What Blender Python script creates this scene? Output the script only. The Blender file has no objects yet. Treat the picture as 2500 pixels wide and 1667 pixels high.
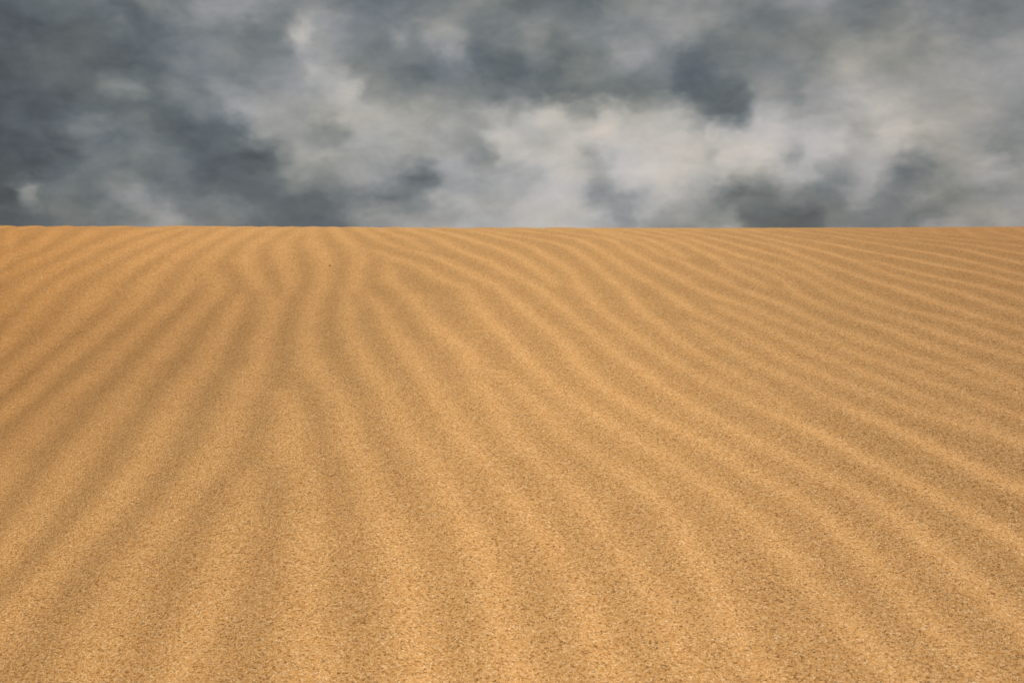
import bpy, math, random
import numpy as np
from mathutils import Vector, noise as mnoise

# ------------------------------------------------------------------ camera
C = bpy.context.scene
FPX, CX, CY = 2680.0, 1250.0, 833.5          # focal length and centre in photo pixels
ZC = 0.40                                    # eye height above the foot of the dune face
PITCH = math.radians(-5.57)
cam = bpy.data.cameras.new('camera')
cam.sensor_width = 36.0
cam.lens = 36.0 * FPX / 2500.0
cam.clip_start = 0.02
cam.clip_end = 5000
cam_o = bpy.data.objects.new('camera', cam)
C.collection.objects.link(cam_o)
cam_o.location = (0, 0, ZC)
cam_o.rotation_euler = (math.radians(90) + PITCH, 0, 0)
cam.dof.use_dof = True
cam.dof.focus_distance = 1.13
APERTURE = 0.0025
cam.dof.aperture_fstop = (cam.lens / 1000.0) / APERTURE
C.camera = cam_o

# ------------------------------------------------------------------ exposure
EXPO = 0.25
C.view_settings.view_transform = 'Standard'
C.view_settings.look = 'None'
C.view_settings.exposure = EXPO
C.view_settings.gamma = 1.0

SUN_EL = math.radians(34)
SUN_AZ = math.radians(84)                    # clockwise from +Y: sun stands to the right

# ------------------------------------------------------------------ sun
sun = bpy.data.lights.new('sun', 'SUN')
sun.energy = 4.6
sun.angle = math.radians(2.0)
sun.color = (1.0, 0.93, 0.84)
sun_o = bpy.data.objects.new('sun', sun)
C.collection.objects.link(sun_o)
sd = Vector((math.sin(SUN_AZ) * math.cos(SUN_EL), math.cos(SUN_AZ) * math.cos(SUN_EL), math.sin(SUN_EL)))
sun_o.rotation_euler = sd.to_track_quat('Z', 'Y').to_euler()
sun_o.location = sd * 30

# ------------------------------------------------------------------ world: storm clouds over a Nishita sky
def pix_dir(x, y):
    """world direction of a photo pixel"""
    cx, cz = (x - CX) / FPX, (CY - y) / FPX
    c, s = math.cos(PITCH), math.sin(PITCH)
    return np.array((cx, c - cz * s, s + cz * c))

# cloud brightness (display values) read along bands of elevation; x in pixels of two half-width views
A_, B_ = 1.8816, 1.8816
def row(y, a, b):
    pts = [(x / A_, v) for x, v in a] + [(1250 + x / B_, v) for x, v in b]
    return (y, sorted(pts))
ROWS = [
 row(0, [(0,95),(235,97),(470,102),(650,125),(850,115),(1000,132),(1150,150),(1250,142),(1400,135),(1550,125),(1700,110),(1900,115),(2100,124),(2200,130),(2340,118)],
        [(20,114),(200,108),(350,105),(500,130),(700,134),(900,130),(1150,124),(1400,135),(1600,120),(1850,118),(2100,116),(2352,118)]),
 row(45, [(0,92),(235,100),(470,100),(600,92),(700,115),(850,125),(1000,145),(1130,150),(1300,125),(1420,155),(1560,145),(1700,118),(1850,125),(1960,140),(2100,125),(2240,118)],
         [(0,118),(100,130),(235,115),(450,125),(600,140),(750,150),(900,145),(1050,122),(1200,118),(1380,125),(1500,120),(1700,115),(1800,130),(1950,118),(2150,118),(2352,120)]),
 row(90, [(0,82),(235,95),(450,100),(550,112),(650,95),(800,110),(1000,125),(1200,115),(1330,150),(1400,184),(1450,152),(1530,150),(1650,125),(1750,120),(1840,145),(1900,125),(2000,150),(2130,145),(2200,115)],
         [(0,118),(100,135),(200,110),(330,130),(450,130),(600,140),(750,145),(850,135),(950,118),(1100,115),(1300,120),(1450,125),(1600,120),(1750,125),(1900,130),(2050,125),(2200,120),(2352,125)]),
 row(135, [(0,88),(100,85),(300,90),(430,100),(500,95),(620,105),(700,100),(850,120),(1050,125),(1250,120),(1350,140),(1420,165),(1550,150),(1650,130),(1850,118),(2000,125),(2080,148),(2200,105)],
          [(0,105),(100,120),(220,105),(350,120),(450,130),(560,155),(650,140),(750,120),(850,110),(1000,115),(1200,120),(1400,125),(1550,155),(1700,140),(1850,135),(1950,150),(2100,130),(2352,140)]),
 row(180, [(0,82),(200,100),(350,95),(550,85),(650,90),(800,120),(950,130),(1100,125),(1250,130),(1400,145),(1450,165),(1560,165),(1650,130),(1750,125),(1950,115),(2100,115),(2240,100)],
          [(0,98),(60,100),(250,115),(400,120),(550,130),(700,120),(830,98),(1000,115),(1150,122),(1350,125),(1450,135),(1560,160),(1700,135),(1800,140),(1950,150),(2100,150),(2200,150),(2352,145)]),
 row(230, [(0,80),(150,85),(350,95),(500,115),(620,125),(720,100),(850,120),(900,115),(1000,140),(1200,145),(1400,150),(1500,165),(1620,178),(1700,135),(1850,130),(2000,130),(2150,120),(2300,120)],
          [(0,125),(100,110),(300,108),(500,112),(650,115),(780,100),(900,92),(1000,93),(1100,125),(1200,140),(1280,128),(1400,150),(1550,160),(1750,155),(1950,155),(2100,155),(2200,160),(2352,150)]),
 row(280, [(0,75),(150,78),(300,85),(420,95),(550,90),(650,95),(800,105),(900,120),(1000,130),(1130,165),(1300,150),(1480,165),(1600,172),(1750,165),(1900,165),(2050,155),(2200,160),(2300,172)],
          [(0,160),(60,180),(180,190),(260,165),(370,155),(450,185),(550,165),(680,170),(800,155),(900,110),(1000,98),(1080,115),(1150,165),(1250,165),(1330,155),(1450,165),(1600,180),(1750,175),(1900,165),(2100,155),(2250,150),(2352,145)]),
 row(330, [(0,78),(150,85),(300,110),(400,125),(500,115),(600,115),(700,110),(800,85),(950,95),(1080,105),(1180,140),(1300,150),(1500,130),(1570,135),(1650,165),(1800,165),(2000,165),(2150,150),(2250,185)],
          [(0,188),(100,175),(200,190),(300,195),(450,200),(530,190),(650,190),(750,195),(850,180),(900,195),(1000,180),(1100,195),(1300,190),(1450,190),(1560,170),(1630,160),(1750,185),(1900,170),(2050,160),(2200,150),(2352,135)]),
 row(380, [(0,65),(120,72),(250,78),(350,95),(450,115),(600,108),(750,110),(850,100),(950,90),(1100,82),(1200,88),(1280,110),(1400,150),(1550,155),(1700,160),(1900,160),(2050,165),(2150,145),(2230,132),(2300,165)],
          [(0,175),(100,195),(250,200),(350,160),(450,195),(600,202),(750,202),(850,195),(900,175),(950,200),(1200,195),(1280,162),(1350,195),(1500,190),(1620,165),(1700,180),(1900,150),(2000,155),(2150,150),(2280,120),(2352,130)]),
 row(430, [(0,72),(150,80),(280,95),(400,110),(550,120),(700,108),(850,105),(950,82),(1050,92),(1200,98),(1300,110),(1400,140),(1500,130),(1600,145),(1750,150),(1850,120),(1930,103),(2020,140),(2150,165),(2220,150)],
          [(0,165),(130,170),(200,190),(300,195),(430,165),(480,200),(700,202),(850,180),(950,180),(1050,165),(1150,160),(1250,175),(1350,165),(1450,140),(1550,150),(1650,170),(1750,130),(1850,110),(1950,130),(2100,150),(2200,155),(2352,150)]),
 row(480, [(0,72),(100,115),(160,150),(220,115),(350,110),(500,120),(620,152),(700,125),(850,115),(950,110),(1100,105),(1200,95),(1350,105),(1500,105),(1650,115),(1800,110),(1950,130),(2000,160),(2080,172),(2200,160)],
          [(0,170),(100,185),(250,190),(330,170),(430,145),(520,150),(600,170),(700,190),(780,170),(900,140),(1050,105),(1180,108),(1280,130),(1380,120),(1480,115),(1600,160),(1700,125),(1800,125),(1900,145),(2050,130),(2200,135),(2352,150)]),
 row(530, [(0,82),(100,95),(250,110),(400,105),(550,115),(700,148),(780,158),(850,120),(950,115),(1050,125),(1150,115),(1300,100),(1450,95),(1550,105),(1650,140),(1800,155),(1900,150),(2050,150),(2150,165)],
          [(0,180),(200,185),(350,180),(450,165),(530,140),(590,165),(700,150),(800,150),(900,135),(1000,130),(1100,95),(1250,96),(1400,105),(1500,125),(1650,120),(1800,115),(1900,110),(2000,125),(2100,150),(2352,150)]),
 row(562, [(0,85),(250,105),(500,115),(600,140),(800,152),(900,150),(1000,120),(1300,105),(1500,95),(1620,105),(1750,150),(2000,165),(2250,172)],
          [(0,178),(250,185),(400,165),(550,165),(620,140),(800,130),(900,150),(980,165),(1070,110),(1300,95),(1500,115),(1650,120),(1800,120),(1950,150),(2352,150)]),
]
w = bpy.data.worlds.new('World')
C.world = w
w.use_nodes = True
nt = w.node_tree
nt.nodes.clear()
N = nt.nodes.new
L = nt.links.new
def mth(tree, op, a, b=None, c=None, clamp=False):
    n = tree.nodes.new('ShaderNodeMath'); n.operation = op; n.use_clamp = clamp
    for i, v in enumerate((a, b, c)):
        if v is None: continue
        if isinstance(v, (int, float)): n.inputs[i].default_value = v
        else: tree.links.new(v, n.inputs[i])
    return n.outputs[0]
def maprange(tree, v, a, b, c, d, interp='SMOOTHSTEP'):
    n = tree.nodes.new('ShaderNodeMapRange'); n.interpolation_type = interp; n.clamp = True
    tree.links.new(v, n.inputs['Value'])
    for k, x in zip(('From Min', 'From Max', 'To Min', 'To Max'), (a, b, c, d)): n.inputs[k].default_value = x
    return n.outputs[0]
def noise_node(tree, vec, scale, detail, rough=0.55, dist=0.0, lac=2.0):
    n = tree.nodes.new('ShaderNodeTexNoise')
    n.inputs['Scale'].default_value = scale; n.inputs['Detail'].default_value = detail
    n.inputs['Roughness'].default_value = rough; n.inputs['Distortion'].default_value = dist
    n.inputs['Lacunarity'].default_value = lac
    tree.links.new(vec, n.inputs['Vector'])
    return n

tc = N('ShaderNodeTexCoord')
DIR = tc.outputs['Generated']
# flatten noise vertically: clouds seen low over the horizon are stretched sideways
mp = N('ShaderNodeMapping'); mp.inputs['Scale'].default_value = (1, 1, 1.6); L(DIR, mp.inputs['Vector'])
def warp(scale, amp, det):
    n = noise_node(nt, mp.outputs[0], scale, det, 0.55)
    s = N('ShaderNodeVectorMath'); s.operation = 'SUBTRACT'; L(n.outputs['Color'], s.inputs[0]); s.inputs[1].default_value = (.5, .5, .5)
    m = N('ShaderNodeVectorMath'); m.operation = 'SCALE'; L(s.outputs[0], m.inputs[0]); m.inputs['Scale'].default_value = amp
    return m.outputs[0]
a0 = N('ShaderNodeVectorMath'); a0.operation = 'ADD'; L(DIR, a0.inputs[0]); L(warp(15.0, 0.013, 3.0), a0.inputs[1])
a1 = N('ShaderNodeVectorMath'); a1.operation = 'ADD'; L(a0.outputs[0], a1.inputs[0]); L(warp(48.0, 0.026, 8.0), a1.inputs[1])
sx = N('ShaderNodeSeparateXYZ'); L(a1.outputs[0], sx.inputs[0])
az = mth(nt, 'ARCTAN2', sx.outputs[0], sx.outputs[1])
rad = mth(nt, 'SQRT', mth(nt, 'ADD', mth(nt, 'MULTIPLY', sx.outputs[0], sx.outputs[0]), mth(nt, 'MULTIPLY', sx.outputs[1], sx.outputs[1])))
el = mth(nt, 'ARCTAN2', sx.outputs[2], rad)
AZM = 0.60
azn = mth(nt, 'DIVIDE', mth(nt, 'ADD', az, AZM), 2 * AZM)
els, outs = [], []
for y, pts in ROWS:
    d0 = pix_dir(CX, y); els.append(math.atan2(d0[2], d0[1]))
    fc = N('ShaderNodeFloatCurve'); cu = fc.mapping.curves[0]
    fc.mapping.extend = 'HORIZONTAL'
    P = []
    for x, v in pts:
        d = pix_dir(x, y); P.append(((math.atan2(d[0], d[1]) + AZM) / (2 * AZM), v / 255.0))
    P = [(0.0, 0.46), (P[0][0] * 0.5, (P[0][1] + 0.46) / 2)] + P + [((P[-1][0] + 1) / 2, (P[-1][1] + 0.46) / 2), (1.0, 0.46)]
    P = [p for i, p in enumerate(P) if i == 0 or p[0] > P[i - 1][0] + 1e-4]
    while len(cu.points) < len(P): cu.points.new(0.5, 0.5)
    for pt, p in zip(cu.points, P): pt.location = p; pt.handle_type = 'AUTO_CLAMPED'
    fc.mapping.update(); fc.inputs['Factor'].default_value = 1.0
    L(azn, fc.inputs['Value']); outs.append(fc.outputs[0])
# blend the bands from the horizon up (els fall with y)
val = outs[-1]
for i in range(len(ROWS) - 2, -1, -1):
    f = maprange(nt, el, els[i + 1], els[i], 0, 1, 'LINEAR')
    mx = N('ShaderNodeMix'); mx.data_type = 'FLOAT'; L(f, mx.inputs[0]); L(val, mx.inputs[2]); L(outs[i], mx.inputs[3]); val = mx.outputs[0]
# overhead and behind: free-running storm cloud
gen = noise_node(nt, mp.outputs[0], 3.2, 8.0, 0.55, 0.3)
genv = maprange(nt, gen.outputs['Fac'], 0.3, 0.7, 0.30, 0.74, 'LINEAR')
fup = maprange(nt, el, els[0] + 0.01, els[0] + 0.16, 0, 1)
faz = maprange(nt, mth(nt, 'ABSOLUTE', az), 0.47, 0.60, 0, 1)
fg = mth(nt, 'MAXIMUM', fup, faz)
mx = N('ShaderNodeMix'); mx.data_type = 'FLOAT'; L(fg, mx.inputs[0]); L(val, mx.inputs[2]); L(genv, mx.inputs[3]); val = mx.outputs[0]
# billow detail
d1 = noise_node(nt, mp.outputs[0], 24.0, 8.0, 0.60, 0.4)
# wisps: noise stretched along the wind, up to the right
mw = N('ShaderNodeMapping'); mw.inputs['Rotation'].default_value = (0, math.radians(24), 0); mw.inputs['Scale'].default_value = (0.75, 1, 1.5); L(a0.outputs[0], mw.inputs['Vector'])
d2 = noise_node(nt, mw.outputs[0], 34.0, 7.0, 0.58, 0.3)
det = mth(nt, 'ADD', mth(nt, 'MULTIPLY', mth(nt, 'SUBTRACT', d1.outputs['Fac'], 0.5), 0.19), mth(nt, 'MULTIPLY', mth(nt, 'SUBTRACT', d2.outputs['Fac'], 0.5), 0.17))
val = mth(nt, 'ADD', val, det)
cr = N('ShaderNodeValToRGB'); L(val, cr.inputs[0])
def lin(c): return tuple(((x / 255.0) / 12.92 if x / 255.0 <= 0.04045 else ((x / 255.0 + 0.055) / 1.055) ** 2.4) / 2 ** EXPO for x in c) + (1.0,)
stops = [(0.20, (56, 58, 62)), (0.30, (78, 82, 86)), (0.40, (100, 105, 107)), (0.50, (127, 130, 129)), (0.60, (154, 153, 150)), (0.70, (181, 178, 173)), (0.80, (203, 195, 188)), (0.92, (226, 217, 209))]
e = cr.color_ramp.elements
while len(e) < len(stops): e.new(0.5)
for k, (p, c) in zip(e, stops): k.position = p; k.color = lin(c)
# slight slate-blue / greenish drift between cloud masses
hue = noise_node(nt, mp.outputs[0], 9.0, 2.0)
hr = N('ShaderNodeValToRGB'); L(hue.outputs['Fac'], hr.inputs[0])
hr.color_ramp.elements[0].position = 0.36; hr.color_ramp.elements[0].color = (0.95, 0.98, 1.06, 1)
hr.color_ramp.elements[1].position = 0.64; hr.color_ramp.elements[1].color = (1.01, 1.005, 0.97, 1)
mc0 = N('ShaderNodeMix'); mc0.data_type = 'RGBA'; mc0.blend_type = 'MULTIPLY'; mc0.inputs[0].default_value = 1.0
L(cr.outputs[0], mc0.inputs[6]); L(hr.outputs[0], mc0.inputs[7])
# the cloud deck is warmer on the sun's side
wr = N('ShaderNodeMix'); wr.data_type = 'RGBA'; L(maprange(nt, az, 0.1, 0.42, 0, 1), wr.inputs[0])
wr.inputs[6].default_value = (1, 1, 1, 1); wr.inputs[7].default_value = (1.03, 0.99, 0.955, 1)
mc = N('ShaderNodeMix'); mc.data_type = 'RGBA'; mc.blend_type = 'MULTIPLY'; mc.inputs[0].default_value = 1.0
L(mc0.outputs[2], mc.inputs[6]); L(wr.outputs[2], mc.inputs[7])
bgc = N('ShaderNodeBackground'); L(mc.outputs[2], bgc.inputs['Color']); bgc.inputs['Strength'].default_value = 1.0
sky = N('ShaderNodeTexSky'); sky.sky_type = 'NISHITA'; sky.sun_disc = False
sky.sun_elevation = SUN_EL; sky.sun_rotation = SUN_AZ
bgs = N('ShaderNodeBackground'); L(sky.outputs[0], bgs.inputs['Color']); bgs.inputs['Strength'].default_value = 0.08
ms = N('ShaderNodeMixShader'); ms.inputs[0].default_value = 0.04
L(bgc.outputs[0], ms.inputs[1]); L(bgs.outputs[0], ms.inputs[2])
wo = N('ShaderNodeOutputWorld'); L(ms.outputs[0], wo.inputs['Surface'])

# ------------------------------------------------------------------ the dune's large form
TA = math.tan(math.radians(9.0))             # the face rises at nine degrees
V1, KR = 2.2, None
m_t = math.tan(PITCH + math.atan((CY - 556.5) / FPX))      # sight line that grazes the crest
KR = (TA - m_t) ** 2 / (4 * (ZC - (TA - m_t) * V1))
V2 = V1 + 2.6                                # the lee side runs out straight from here
SKX = np.array([-3000, -600, 0, 300, 600, 900, 1050, 1700, 2100, 2500, 3200, 6000.])
SKY_ = np.array([548, 551, 552.6, 552.8, 553.2, 554.6, 556.3, 556.8, 555.6, 553.4, 551, 548.])
def base_z(u, v):
    z = TA * v
    w_ = np.clip(v - V1, 0, V2 - V1)
    z = z - KR * w_ * w_
    z = z - np.clip(v - V2, 0, None) * 2 * KR * (V2 - V1)
    # tiny rise and fall of the crest line along the ridge
    px = CX + u * FPX / 3.08
    dz = (556.5 - np.interp(px, SKX, SKY_)) * 3.08 / FPX
    z = z + dz * np.exp(-((v - 3.05) / 1.1) ** 2)
    # the face has a slight twist added to dim both sides: it leans to the left at its foot and levels towards the crest
    F = np.clip((2.75 - v) / 1.25, 0, 1); F = F * F * (3 - 2 * F) * np.clip((v + 2) / 1.5, 0, 1)
    a = np.clip(-0.05 - u, 0, 3); b = np.clip(u - 0.15, 0, 3)
    z = z + F * (-0.25 * (np.sqrt(a * a + 0.06) - 0.245) + 0.11 * (np.sqrt(b * b + 0.09) - 0.3))
    # the lee side settles into the plain beyond; the foot behind the camera levels out
    zf = -0.55
    k = 0.12
    d = (z - zf) / k
    z = zf + k * np.where(d > 20, d, np.log1p(np.exp(np.clip(d, -50, 20))))
    return z
def ground(px, py):
    """photo pixel -> (u, v) on the dune"""
    px = np.asarray(px, float); py = np.asarray(py, float)
    cx, cz = (px - CX) / FPX, (CY - py) / FPX
    c, s = math.cos(PITCH), math.sin(PITCH)
    dx, dy, dz = cx, c - cz * s, s + cz * c
    lo = np.zeros_like(px) + 0.3; hit = np.full_like(px, 3.05)
    found = np.zeros(px.shape, bool)
    prev = lo.copy()
    for t in np.arange(0.3, 3.4, 0.01):
        below = base_z(dx * t, dy * t) > ZC + dz * t
        new = below & ~found
        hit = np.where(new, t, hit); found |= below
    a = hit - 0.01; b = hit.copy()
    for _ in range(18):
        m = (a + b) / 2
        below = base_z(dx * m, dy * m) > ZC + dz * m
        b = np.where(below, m, b); a = np.where(below, a, m)
    return dx * b, dy * b

# ------------------------------------------------------------------ ripple crests, surveyed line by line
def T(k, pts):
    x0, y0, s = {'q1': (1400, 545, 3.92), 'q2': (1800, 545, 3.36), 'q3': (0, 545, 3.92), 'q4': (400, 545, 3.92),
                 'z1': (0, 540, 3.92), 'z2': (500, 540, 3.92), 'z3': (1000, 540, 3.92), 'z4': (1500, 540, 3.92), 'z5': (1900, 540, 3.92), 's': (0, 0, 1)}[k]
    return [(x0 + x / s, y0 + y / s) for x, y in pts]
LINES = []
def line(*parts):
    pts = []
    for k, p in parts: pts += T(k, p)
    LINES.append(pts)
# upper left
line(('q3', [(290,65),(230,110),(100,160),(0,182)]))
line(('q3', [(560,60),(500,110),(430,160),(400,210),(320,242),(200,282),(100,322),(20,370)]))
line(('q3', [(930,50),(870,90),(830,140),(760,180),(640,215),(520,262),(430,315),(350,380),(200,445),(0,510)]))
line(('q3', [(1300,95),(1200,140),(1060,190),(950,222),(850,262),(770,312),(650,390),(520,435),(400,505),(300,580)]), ('s', [(50,722),(10,760)]))
line(('q3', [(1650,80),(1500,120),(1400,180),(1300,212),(1200,252),(1050,340),(900,402),(800,455),(700,522),(560,590)]), ('s', [(102,742),(70,775),(0,835)]))
line(('q3', [(1900,70),(1780,140),(1700,182),(1600,232),(1480,282),(1350,312),(1250,392),(1180,472),(1000,562)]), ('s', [(238,722),(152,800),(50,890),(-20,960)]))
line(('q3', [(2180,60),(2050,120),(1980,170),(1870,230),(1750,290),(1650,352),(1550,432),(1450,492),(1380,600)]), ('s', [(345,725),(245,800),(150,890),(10,1010)]))
line(('q4', [(880,58),(790,100),(700,150),(650,182),(560,232),(470,302),(370,382),(310,440)]), ('s', [(470,685),(440,725),(337,800),(260,890),(118,1010),(15,1135)]))
line(('q4', [(330,445),(430,505),(520,585)]), ('s', [(535,712),(505,745),(430,800),(365,890),(262,1010),(180,1135),(130,1200),(15,1340)]))
line(('s', [(588,722),(545,800),(495,890),(412,1010),(352,1135),(300,1200),(112,1415),(20,1530)]))
line(('q4', [(1115,55),(1050,90),(970,150),(870,205),(790,272),(762,330),(770,400),(830,480),(870,560),(910,640)]), ('s', [(660,722),(672,745),(653,800),(622,890),(573,1010),(535,1135),(450,1200),(327,1415),(255,1600)]))
line(('q4', [(1300,70),(1280,112),(1200,150),(1130,222),(1110,290),(1140,360),(1190,430),(1225,500),(1195,600),(1165,680)]))
line(('q4', [(1400,80),(1390,160),(1450,222),(1520,300),(1560,400),(1550,500),(1490,600),(1430,680)]), ('s', [(768,740),(746,800),(752,890),(846,1010),(885,1135),(903,1200),(988,1415),(1012,1500),(1028,1618)]))
line(('s', [(690,955),(716,1010),(722,1135),(742,1200),(750,1415),(768,1500),(784,1618)]))
line(('s', [(598,1160),(592,1200),(538,1415),(480,1520),(455,1618)]))
line(('q4', [(1640,70),(1680,112),(1750,170),(1830,232),(1900,290),(1905,400),(1880,500),(1820,590),(1760,680)]), ('s', [(856,740),(855,800),(895,890),(980,1010),(1055,1135),(1086,1200),(1190,1350),(1215,1500),(1262,1618)]))
line(('s', [(872,706),(923,740),(978,840),(1058,950),(1128,1060),(1242,1200),(1374,1350),(1440,1500),(1486,1618)]))
line(('z2', [(1560,275),(1700,292),(1830,360),(1950,395),(2080,432)]), ('z3', [(200,500),(350,585),(480,620),(600,650)]), ('s', [(1162,710),(1162,745),(1242,840),(1362,950),(1517,1060),(1760,1200),(1912,1350),(2034,1500),(2166,1618)]))
line(('z2', [(1760,420),(1765,520),(1790,620),(1950,690),(2010,770)]), ('s', [(1105,840),(1191,950),(1253,1060),(1407,1200),(1519,1350),(1640,1500),(1690,1618)]))
line(('s', [(1205,905),(1284,950),(1368,1060),(1601,1200),(1685,1350),(1765,1500),(1847,1618)]))
line(('q4', [(1900,60),(1960,92),(2030,140),(2150,192),(2280,240)]), ('z3', [(90,290),(200,322),(350,390),(450,440),(560,500),(700,560),(850,620),(930,690),(1010,780),(1160,880)]), ('s', [(1376,840),(1469,950),(1671,1060),(1930,1200),(2103,1350),(2247,1500),(2357,1618)]))
line(('q4', [(2100,75),(2230,112),(2340,160)]), ('z3', [(90,215),(160,270)]))
line(('z3', [(40,90),(90,112),(250,160),(350,202),(430,270),(530,312),(650,342),(760,372),(870,432),(1000,522),(1130,572),(1250,632),(1340,692),(1430,780),(1620,960)]), ('s', [(1477,840),(1633,950),(1804,1060),(2116,1200),(2273,1350),(2449,1500)]))
line(('z3', [(180,75),(230,90),(400,130),(550,162),(650,205),(750,222),(850,232),(950,300),(1000,322),(1100,352),(1180,422),(1270,502),(1400,600)]))
line(('z3', [(480,80),(560,92),(750,130),(900,160),(1000,182),(1100,212),(1200,262),(1320,332),(1420,382),(1480,422),(1530,502),(1620,592),(1700,692),(1760,780),(1850,870)]), ('s', [(1523,795),(1568,840),(1777,950),(2011,1060),(2265,1200),(2507,1350)]))
line(('z3', [(820,110),(1000,138),(1150,152),(1300,190),(1450,232),(1580,272),(1680,342),(1780,432),(1900,522),(2030,622),(2100,702),(2150,790),(2280,900)]), ('s', [(1663,840),(1873,950),(1935,1000)]))
line(('z3', [(1200,112),(1350,130),(1500,142),(1650,190),(1800,262),(1930,362),(2050,432),(2200,522),(2350,600)]), ('z4', [(550,720),(700,800)]), ('s', [(1745,782),(1855,840),(2085,950),(2437,1060)]))
line(('s', [(1690,790),(1764,840),(1984,950),(2224,1060),(2499,1200)]))
line(('z3', [(1500,110),(1650,130),(1800,150),(1950,182)]), ('z4', [(100,260),(250,360),(420,440),(560,500),(700,590),(850,685),(1000,735),(1120,765),(1280,800),(1400,870),(1530,930),(1680,1000),(1850,1060)]), ('s', [(2035,840),(2330,950),(2560,1040)]))
line(('s', [(1755,748),(1800,768),(1839,787),(1870,805),(1934,840),(2218,950),(2520,1080)]))
line(('q1', [(380,118),(480,145),(600,172),(700,210),(760,268),(850,318),(950,352),(1080,382),(1200,440),(1320,492),(1420,560),(1550,612),(1650,662)]), ('z4', [(1400,715),(1550,770),(1750,850),(1900,950),(2100,1050)]), ('s', [(2142,840),(2452,950)]))
line(('q1', [(480,108),(640,128),(800,172),(880,222),(960,290),(1040,330)]))
line(('q1', [(700,105),(800,118),(900,132),(1000,162),(1080,202),(1180,252),(1300,302),(1400,345),(1440,402),(1500,452),(1600,502),(1750,562),(1850,622)]))
line(('q1', [(1480,345),(1550,362),(1700,412),(1850,482),(1950,532),(2030,562)]), ('z5', [(150,690),(330,765),(500,840),(700,930),(880,960),(1050,1005),(1250,1100),(1450,1190)]), ('s', [(2520,950)]))
line(('q1', [(900,100),(1000,112),(1080,140),(1180,170),(1310,212),(1420,262),(1550,300),(1700,332),(1800,372),(1900,412),(2050,462),(2200,505)]), ('s', [(2000,700),(2040,724),(2094,745)]), ('z5', [(950,850),(1150,930),(1300,975),(1450,1030),(1600,1090),(1800,1160),(2000,1210),(2352,1330)]))
line(('q1', [(1050,88),(1150,103),(1280,130),(1400,160),(1530,205),(1700,245),(1850,285),(2000,322)]), ('q2', [(480,312),(600,380),(700,440),(807,489),(936,549),(1064,600),(1193,672)]), ('z5', [(1200,830),(1400,890),(1550,930),(1700,960),(1900,1020),(2100,1090),(2352,1190)]))
line(('q1', [(1250,82),(1350,95),(1500,120),(1620,150),(1750,178),(1900,215)]), ('q2', [(413,225),(500,262),(600,302),(750,345),(850,385),(980,422),(1100,465),(1250,520),(1400,580),(1550,630),(1700,682)]), ('z5', [(1900,910),(2100,970),(2352,1035)]))
line(('q2', [(0,70),(150,102),(300,135),(450,180),(600,212),(700,245),(850,275),(1000,320),(1110,365),(1236,435),(1350,452),(1450,472),(1600,502),(1700,545),(1850,590),(2000,640),(2150,690),(2352,755)]))
line(('q2', [(1130,312),(1300,365),(1450,402),(1600,438),(1750,472),(1879,497),(2050,540),(2352,628)]))
line(('q2', [(180,72),(350,100),(507,129),(722,163),(850,190),(1022,226),(1193,252),(1321,270),(1450,302),(1621,338),(1793,370),(1964,400),(2136,446),(2352,508)]))
line(('q2', [(600,82),(800,105),(950,138),(1150,170),(1300,190),(1400,206),(1500,222),(1579,242),(1750,277),(1921,312),(2092,365),(2221,394),(2352,428)]))
line(('q2', [(900,88),(1100,118),(1300,145),(1550,172),(1700,190),(1850,215),(2000,246),(2150,285),(2352,332)]))
line(('q2', [(1150,90),(1350,112),(1500,130),(1700,152),(1900,180),(2100,210),(2352,253)]))
line(('q2', [(1400,88),(1600,112),(1800,132),(2000,150),(2150,168),(2352,192)]))
line(('q2', [(1650,85),(1900,108),(2150,128),(2352,148)]))

def resample(P, step=0.05):
    P = np.array(P); d = np.r_[0, np.cumsum(np.hypot(*np.diff(P, axis=0).T))]
    keep = np.r_[True, np.diff(d) > 1e-6]; P = P[keep]; d = d[keep]
    n = max(3, int(d[-1] / step) + 1); s = np.linspace(0, d[-1], n)
    Q = np.c_[np.interp(s, d, P[:, 0]), np.interp(s, d, P[:, 1])]
    for _ in range(2):
        Q[1:-1] = 0.25 * Q[:-2] + 0.5 * Q[1:-1] + 0.25 * Q[2:]
    return Q
def blur(a, s):
    r = int(3 * s) + 1; k = np.exp(-np.arange(-r, r + 1) ** 2 / (2 * s * s)); k /= k.sum()
    a = np.apply_along_axis(lambda m: np.convolve(np.pad(m, r, 'edge'), k, 'valid'), 0, a)
    return np.apply_along_axis(lambda m: np.convolve(np.pad(m, r, 'edge'), k, 'valid'), 1, a)
GL = []
for pts in LINES:
    if pts[0][1] > pts[-1][1]: pts = pts[::-1]            # far end first
    X = np.array([p[0] for p in pts]); Y = np.array([max(p[1], 559.5) for p in pts])
    u, v = ground(X, Y)
    P = resample(np.c_[u, v])
    P = P[::-1]                                           # near end first, running away from the camera
    near, far = pts[-1], pts[0]
    if near[1] > 1585 or near[0] < 60 or near[0] > 2430:
        k = min(4, len(P) - 1); dr = P[0] - P[k]; dr /= np.hypot(*dr); P = np.vstack([P[0] + dr * t for t in np.arange(1.6, 0.01, -0.08)] + [P])
    if far[1] < 577 or far[0] < 40 or far[0] > 2460:
        k = min(4, len(P) - 1); dr = P[-1] - P[-1 - k]; dr /= np.hypot(*dr); dr = dr * 0.6 + np.array((0, .4)); dr /= np.hypot(*dr)
        P = np.vstack([P] + [P[-1] + dr * t for t in np.arange(0.08, 1.7, 0.08)])
    GL.append(P)

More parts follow.
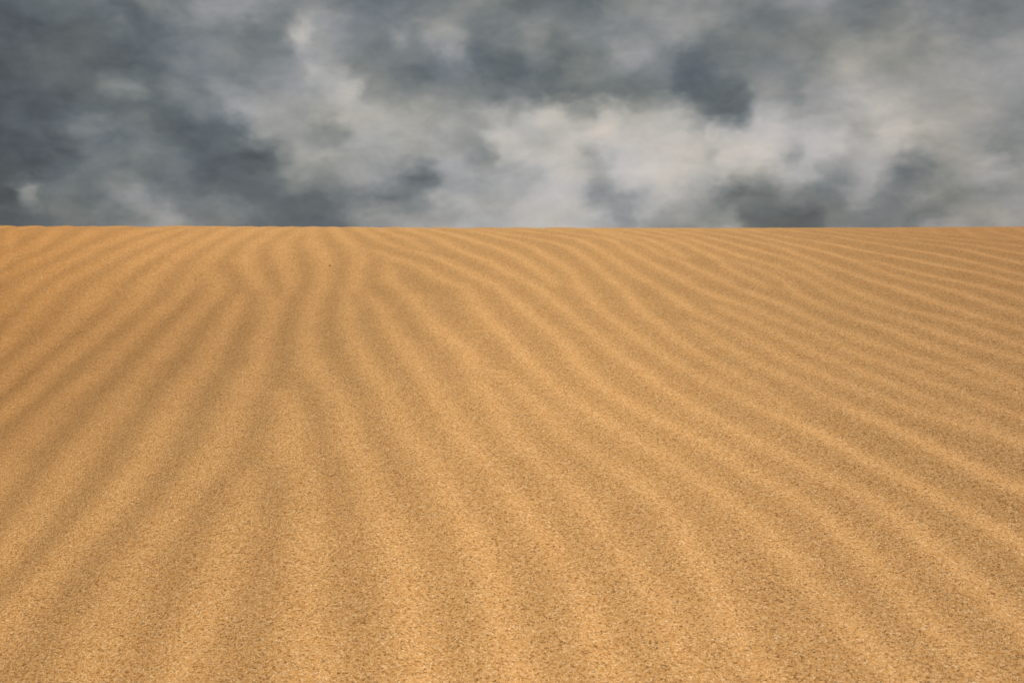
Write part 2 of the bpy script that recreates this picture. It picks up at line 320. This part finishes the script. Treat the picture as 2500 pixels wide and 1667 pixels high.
U0, U1, W0, W1, HS = -2.4, 2.4, 0.2, 4.2, 0.011
gu = np.arange(U0, U1 + HS, HS); gv = np.arange(W0, W1 + HS, HS)
GU, GV = np.meshgrid(gu, gv); Q = np.c_[GU.ravel(), GV.ravel()]
dl = np.full(len(Q), 9.0); dr_ = np.full(len(Q), 9.0)
for P in GL:
    best = np.full(len(Q), 99.0); side = np.zeros(len(Q)); over = np.zeros(len(Q))
    for i in range(len(P) - 1):
        a, b = P[i], P[i + 1]; e_ = b - a; L2 = e_ @ e_ + 1e-12
        r = Q - a; t = (r @ e_) / L2; tc_ = np.clip(t, 0, 1)
        dd = np.hypot(r[:, 0] - tc_ * e_[0], r[:, 1] - tc_ * e_[1])
        m = dd < best
        best[m] = dd[m]
        cr_ = e_[0] * r[:, 1] - e_[1] * r[:, 0]
        side[m] = np.sign(cr_[m])
        ov = np.zeros(len(Q))
        if i == 0: ov = np.where(t < 0, -t * math.sqrt(L2), 0)
        if i == len(P) - 2: ov = np.where(t > 1, (t - 1) * math.sqrt(L2), ov)
        over[m] = ov[m]
    best = best + 1.6 * over
    right = side < 0                                       # point lies to the right of this line
    dl = np.where(right, np.minimum(dl, best), dl)
    dr_ = np.where(~right, np.minimum(dr_, best), dr_)
LAM = np.minimum(dl, .5) + np.minimum(dr_, .5)
t = (dl / (dl + dr_)).reshape(GU.shape)
_rg = np.random.default_rng(3); _w = blur(_rg.standard_normal(GU.shape), 5.0); _w2 = blur(_rg.standard_normal(GU.shape), 2.2)
t = t + 0.045 * _w / _w.std() + 0.012 * _w2 / _w2.std()      # crests meander a little
LAM = LAM.reshape(GU.shape)
def prof(t, k=0.38):
    th = 2 * math.pi * t
    return -(np.sin(th) + k * np.sin(2 * th)) * 0.5
lam = np.clip(LAM, 0.03, 0.080)
def sst(x, a, b):
    q = np.clip((x - a) / (b - a), 0, 1); return q * q * (3 - 2 * q)
asym = 0.0 + 0.40 * sst(GU, -0.4, 0.3)
amp = 0.036 + 0.012 * sst(GU, -0.35, 0.0) + 0.010 * sst(GU, 0.2, 0.6) + 0.008 * sst(-GU, 0.7, 1.2)
amp *= 1 - 0.10 * sst(-GV, -1.6, -1.0) * sst(-np.abs(GU), -0.45, -0.1)
amp *= 1 - 0.85 * sst(GV, 2.65, 2.95) * sst(GU, -0.05, 0.5)      # the wind has smoothed the right of the crest
H = prof(t, asym) * lam * amp
H[LAM > 0.6] = 0
H = blur(H, 0.65)
H = H - blur(H, 16)
# how well the survey covers a spot
M = np.where(LAM < 0.4, 1.0, 0.0); M = blur(M, 10)
def bil(A, u, v):
    x = np.clip((u - U0) / HS, 0, A.shape[1] - 1.001); y = np.clip((v - W0) / HS, 0, A.shape[0] - 1.001)
    i = x.astype(int); j = y.astype(int); fx = x - i; fy = y - j
    return (A[j, i] * (1 - fx) + A[j, i + 1] * fx) * (1 - fy) + (A[j + 1, i] * (1 - fx) + A[j + 1, i + 1] * fx) * fy

# value noise for slow variation
rng = np.random.default_rng(7)
TAB = rng.random((257, 257))
def vnoise(x, y):
    xi = np.floor(x).astype(int); yi = np.floor(y).astype(int); fx = x - xi; fy = y - yi
    fx = fx * fx * (3 - 2 * fx); fy = fy * fy * (3 - 2 * fy)
    g = lambda a, b: TAB[(b % 256), (a % 256)]
    return (g(xi, yi) * (1 - fx) + g(xi + 1, yi) * fx) * (1 - fy) + (g(xi, yi + 1) * (1 - fx) + g(xi + 1, yi + 1) * fx) * fy - 0.5
def generic(u, v):
    wx = u + 0.25 * vnoise(u * 0.9 + 5, v * 0.7) + 0.06 * vnoise(u * 4, v * 3 + 9)
    ph = (wx * 1.0 - np.sign(u) * 0.35 * v) / 0.075 + 1.2 * vnoise(u * 1.5, v * 1.5 + 31)
    return prof(ph) * 0.075 * 0.045 * (1 - 0.85 * np.clip((v - 2.65) / 0.3, 0, 1) * (u > 0.3) * (v < 4)) * (0.55 + 0.7 * (vnoise(u * 1.1 + 3, v * 1.1) + 0.5))

def axis(core0, core1, step, lo, hi, grow=1.09):
    mid = list(np.arange(core0, core1 + step * .5, step)); a = []; s = step; x = core0
    while x > lo: s *= grow; x -= s; a.append(x)
    b = []; s = step; x = mid[-1]
    while x < hi: s *= grow; x += s; b.append(x)
    return np.array(a[::-1] + mid + b)
us = axis(-2.2, 2.2, 0.0075, -900, 900)
vs = axis(0.4, 3.9, 0.0075, -900, 1800)
MU, MV = np.meshgrid(us, vs)
su = np.gradient(us)[None, :] + 0 * MV; sv = np.gradient(vs)[:, None] + 0 * MU
res = np.maximum(su, sv)
inside = (MU > U0) & (MU < U1) & (MV > W0) & (MV < W1)
m = np.where(inside, bil(M, MU, MV), 0)
eu = np.clip((2.35 - np.abs(MU)) / 0.3, 0, 1) * np.clip((MV - 0.22) / 0.15, 0, 1) * np.clip((4.15 - MV) / 0.3, 0, 1)
m = m * eu
fade = np.clip((0.03 - res) / 0.018, 0, 1)
Z = base_z(MU, MV)
Z += m * np.where(inside, bil(H, MU, MV), 0) * 1.0 + (1 - m) * generic(MU, MV) * fade
Z += 0.0009 * vnoise(MU * 9, MV * 9 + 4) * fade + 0.00035 * vnoise(MU * 31, MV * 31) * fade
# gentle swells of the plain, well away from the crest
far = np.clip((np.hypot(MU, MV) - 9) / 12, 0, 1)
Z += far * (vnoise(MU / 23, MV / 23) * 0.5 + vnoise(MU / 90 + 3, MV / 90) * 1.2) - far * 0.6

nv, nu = MU.shape
me = bpy.data.meshes.new('sand_dune')
co = np.c_[MU.ravel(), MV.ravel(), Z.ravel()].astype(np.float32)
idx = np.arange(nv * nu).reshape(nv, nu)
f = np.stack([idx[:-1, :-1], idx[:-1, 1:], idx[1:, 1:], idx[1:, :-1]], -1).reshape(-1, 4).astype(np.int32)
me.vertices.add(len(co)); me.vertices.foreach_set('co', co.ravel())
me.loops.add(f.size); me.loops.foreach_set('vertex_index', f.ravel())
me.polygons.add(len(f)); me.polygons.foreach_set('loop_start', np.arange(0, f.size, 4, dtype=np.int32))
me.polygons.foreach_set('loop_total', np.full(len(f), 4, dtype=np.int32))
me.polygons.foreach_set('use_smooth', np.ones(len(f), bool))
me.update(); me.validate()
dune = bpy.data.objects.new('sand_dune', me)
C.collection.objects.link(dune)
dune['kind'] = 'structure'

# ------------------------------------------------------------------ sand
mat = bpy.data.materials.new('sand'); mat.use_nodes = True
t_ = mat.node_tree; t_.nodes.clear()
def n_(k): return t_.nodes.new(k)
def l_(a, b): t_.links.new(a, b)
tc2 = n_('ShaderNodeTexCoord'); OB = tc2.outputs['Object']
wn = noise_node(t_, OB, 900.0, 2.0)
vo = n_('ShaderNodeTexVoronoi'); vo.inputs['Scale'].default_value = 880.0; vo.inputs['Randomness'].default_value = 1.0
l_(OB, vo.inputs['Vector'])
sp = n_('ShaderNodeSeparateColor'); l_(vo.outputs['Color'], sp.inputs[0])
gr = n_('ShaderNodeValToRGB'); l_(sp.outputs[0], gr.inputs[0]); gr.color_ramp.interpolation = 'LINEAR'
gs = [(0.00, (0.17, 0.080, 0.026)), (0.07, (0.30, 0.150, 0.050)), (0.16, (0.50, 0.255, 0.075)), (0.30, (0.58, 0.318, 0.112)),
      (0.60, (0.64, 0.366, 0.138)), (0.86, (0.70, 0.43, 0.185)), (1.0, (0.82, 0.62, 0.37))]
ge = gr.color_ramp.elements
while len(ge) < len(gs): ge.new(0.5)
for k, (p, c) in zip(ge, gs): k.position = p; k.color = c + (1,)
# clumps a few grains wide and slow drifts of tone
n1 = noise_node(t_, OB, 330.0, 3.0, 0.6)
n2 = noise_node(t_, OB, 7.0, 4.0, 0.6)
n3 = noise_node(t_, OB, 1.1, 3.0, 0.5)
# vignette shading painted into the sand colour: brighter up the middle, darker redder sides
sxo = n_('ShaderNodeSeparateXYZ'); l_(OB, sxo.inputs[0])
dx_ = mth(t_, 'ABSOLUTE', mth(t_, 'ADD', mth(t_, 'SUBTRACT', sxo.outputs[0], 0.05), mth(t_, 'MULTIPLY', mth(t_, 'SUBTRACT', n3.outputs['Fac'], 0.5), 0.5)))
vignette = maprange(t_, dx_, 0.15, 1.35, 1.0, 0.0)
vig_col = n_('ShaderNodeMix'); vig_col.data_type = 'RGBA'; l_(vignette, vig_col.inputs[0])
vig_col.inputs[6].default_value = (0.80, 0.69, 0.56, 1); vig_col.inputs[7].default_value = (1.05, 1.01, 0.965, 1)
m1 = maprange(t_, n1.outputs['Fac'], 0.25, 0.75, 0.86, 1.14, 'LINEAR')
m2 = maprange(t_, n2.outputs['Fac'], 0.3, 0.7, 0.96, 1.04, 'LINEAR')
m3 = maprange(t_, n3.outputs['Fac'], 0.3, 0.7, 0.96, 1.04, 'LINEAR')
mm = mth(t_, 'MULTIPLY', mth(t_, 'MULTIPLY', m1, m2), m3)
vm = n_('ShaderNodeVectorMath'); vm.operation = 'SCALE'; l_(gr.outputs[0], vm.inputs[0]); l_(mm, vm.inputs['Scale'])
vd = n_('ShaderNodeVectorMath'); vd.operation = 'MULTIPLY'; l_(vm.outputs[0], vd.inputs[0]); l_(vig_col.outputs[2], vd.inputs[1])
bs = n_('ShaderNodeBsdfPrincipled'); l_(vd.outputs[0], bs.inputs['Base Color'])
bs.inputs['Roughness'].default_value = 0.85
bs.inputs['Specular IOR Level'].default_value = 0.15
bs.inputs['Diffuse Roughness'].default_value = 0.3
hgt = mth(t_, 'ADD', mth(t_, 'MULTIPLY', mth(t_, 'SUBTRACT', 0.6, vo.outputs['Distance']), 0.8), mth(t_, 'MULTIPLY', n1.outputs['Fac'], 1.6))
bp = n_('ShaderNodeBump'); bp.inputs['Strength'].default_value = 0.65; bp.inputs['Distance'].default_value = 0.0007
l_(hgt, bp.inputs['Height']); l_(bp.outputs[0], bs.inputs['Normal'])
out = n_('ShaderNodeOutputMaterial'); l_(bs.outputs[0], out.inputs['Surface'])
me.materials.append(mat)

# ------------------------------------------------------------------ the one pebble on the far slope
import bmesh
pu, pv = ground(np.array([807.0]), np.array([648.0])); pu, pv = float(pu[0]), float(pv[0])
bm = bmesh.new()
bmesh.ops.create_icosphere(bm, subdivisions=3, radius=1.0)
for vert in bm.verts:
    p = vert.co.copy()
    k = 1 + 0.22 * mnoise.noise(p * 1.4 + Vector((3, 1, 7))) + 0.08 * mnoise.noise(p * 4.0)
    vert.co = Vector((p.x * 0.0031, p.y * 0.0024, p.z * 0.0016)) * k
for fc_ in bm.faces: fc_.smooth = True
pm = bpy.data.meshes.new('pebble'); bm.to_mesh(pm); bm.free()
pb = bpy.data.objects.new('pebble', pm); C.collection.objects.link(pb)
zz = float(base_z(np.array([pu]), np.array([pv]))[0]) + float(bil(H, np.array([pu]), np.array([pv]))[0])
pb.location = (pu, pv, zz + 0.0006); pb.rotation_euler = (0.1, 0.05, 0.5)
pb['label'] = 'tiny dark brown pebble lying alone on the pale rippled sand below the dune crest'
pb['category'] = 'pebble'
pmat = bpy.data.materials.new('brown_stone'); pmat.use_nodes = True
pt_ = pmat.node_tree; pbs = pt_.nodes['Principled BSDF']
ptc = pt_.nodes.new('ShaderNodeTexCoord'); pn = noise_node(pt_, ptc.outputs['Object'], 900.0, 3.0)
pr = pt_.nodes.new('ShaderNodeValToRGB'); pt_.links.new(pn.outputs['Fac'], pr.inputs[0])
pr.color_ramp.elements[0].position = 0.35; pr.color_ramp.elements[0].color = (0.28, 0.14, 0.05, 1)
pr.color_ramp.elements[1].position = 0.65; pr.color_ramp.elements[1].color = (0.50, 0.27, 0.10, 1)
pt_.links.new(pr.outputs[0], pbs.inputs['Base Color']); pbs.inputs['Roughness'].default_value = 0.8
pm.materials.append(pmat)
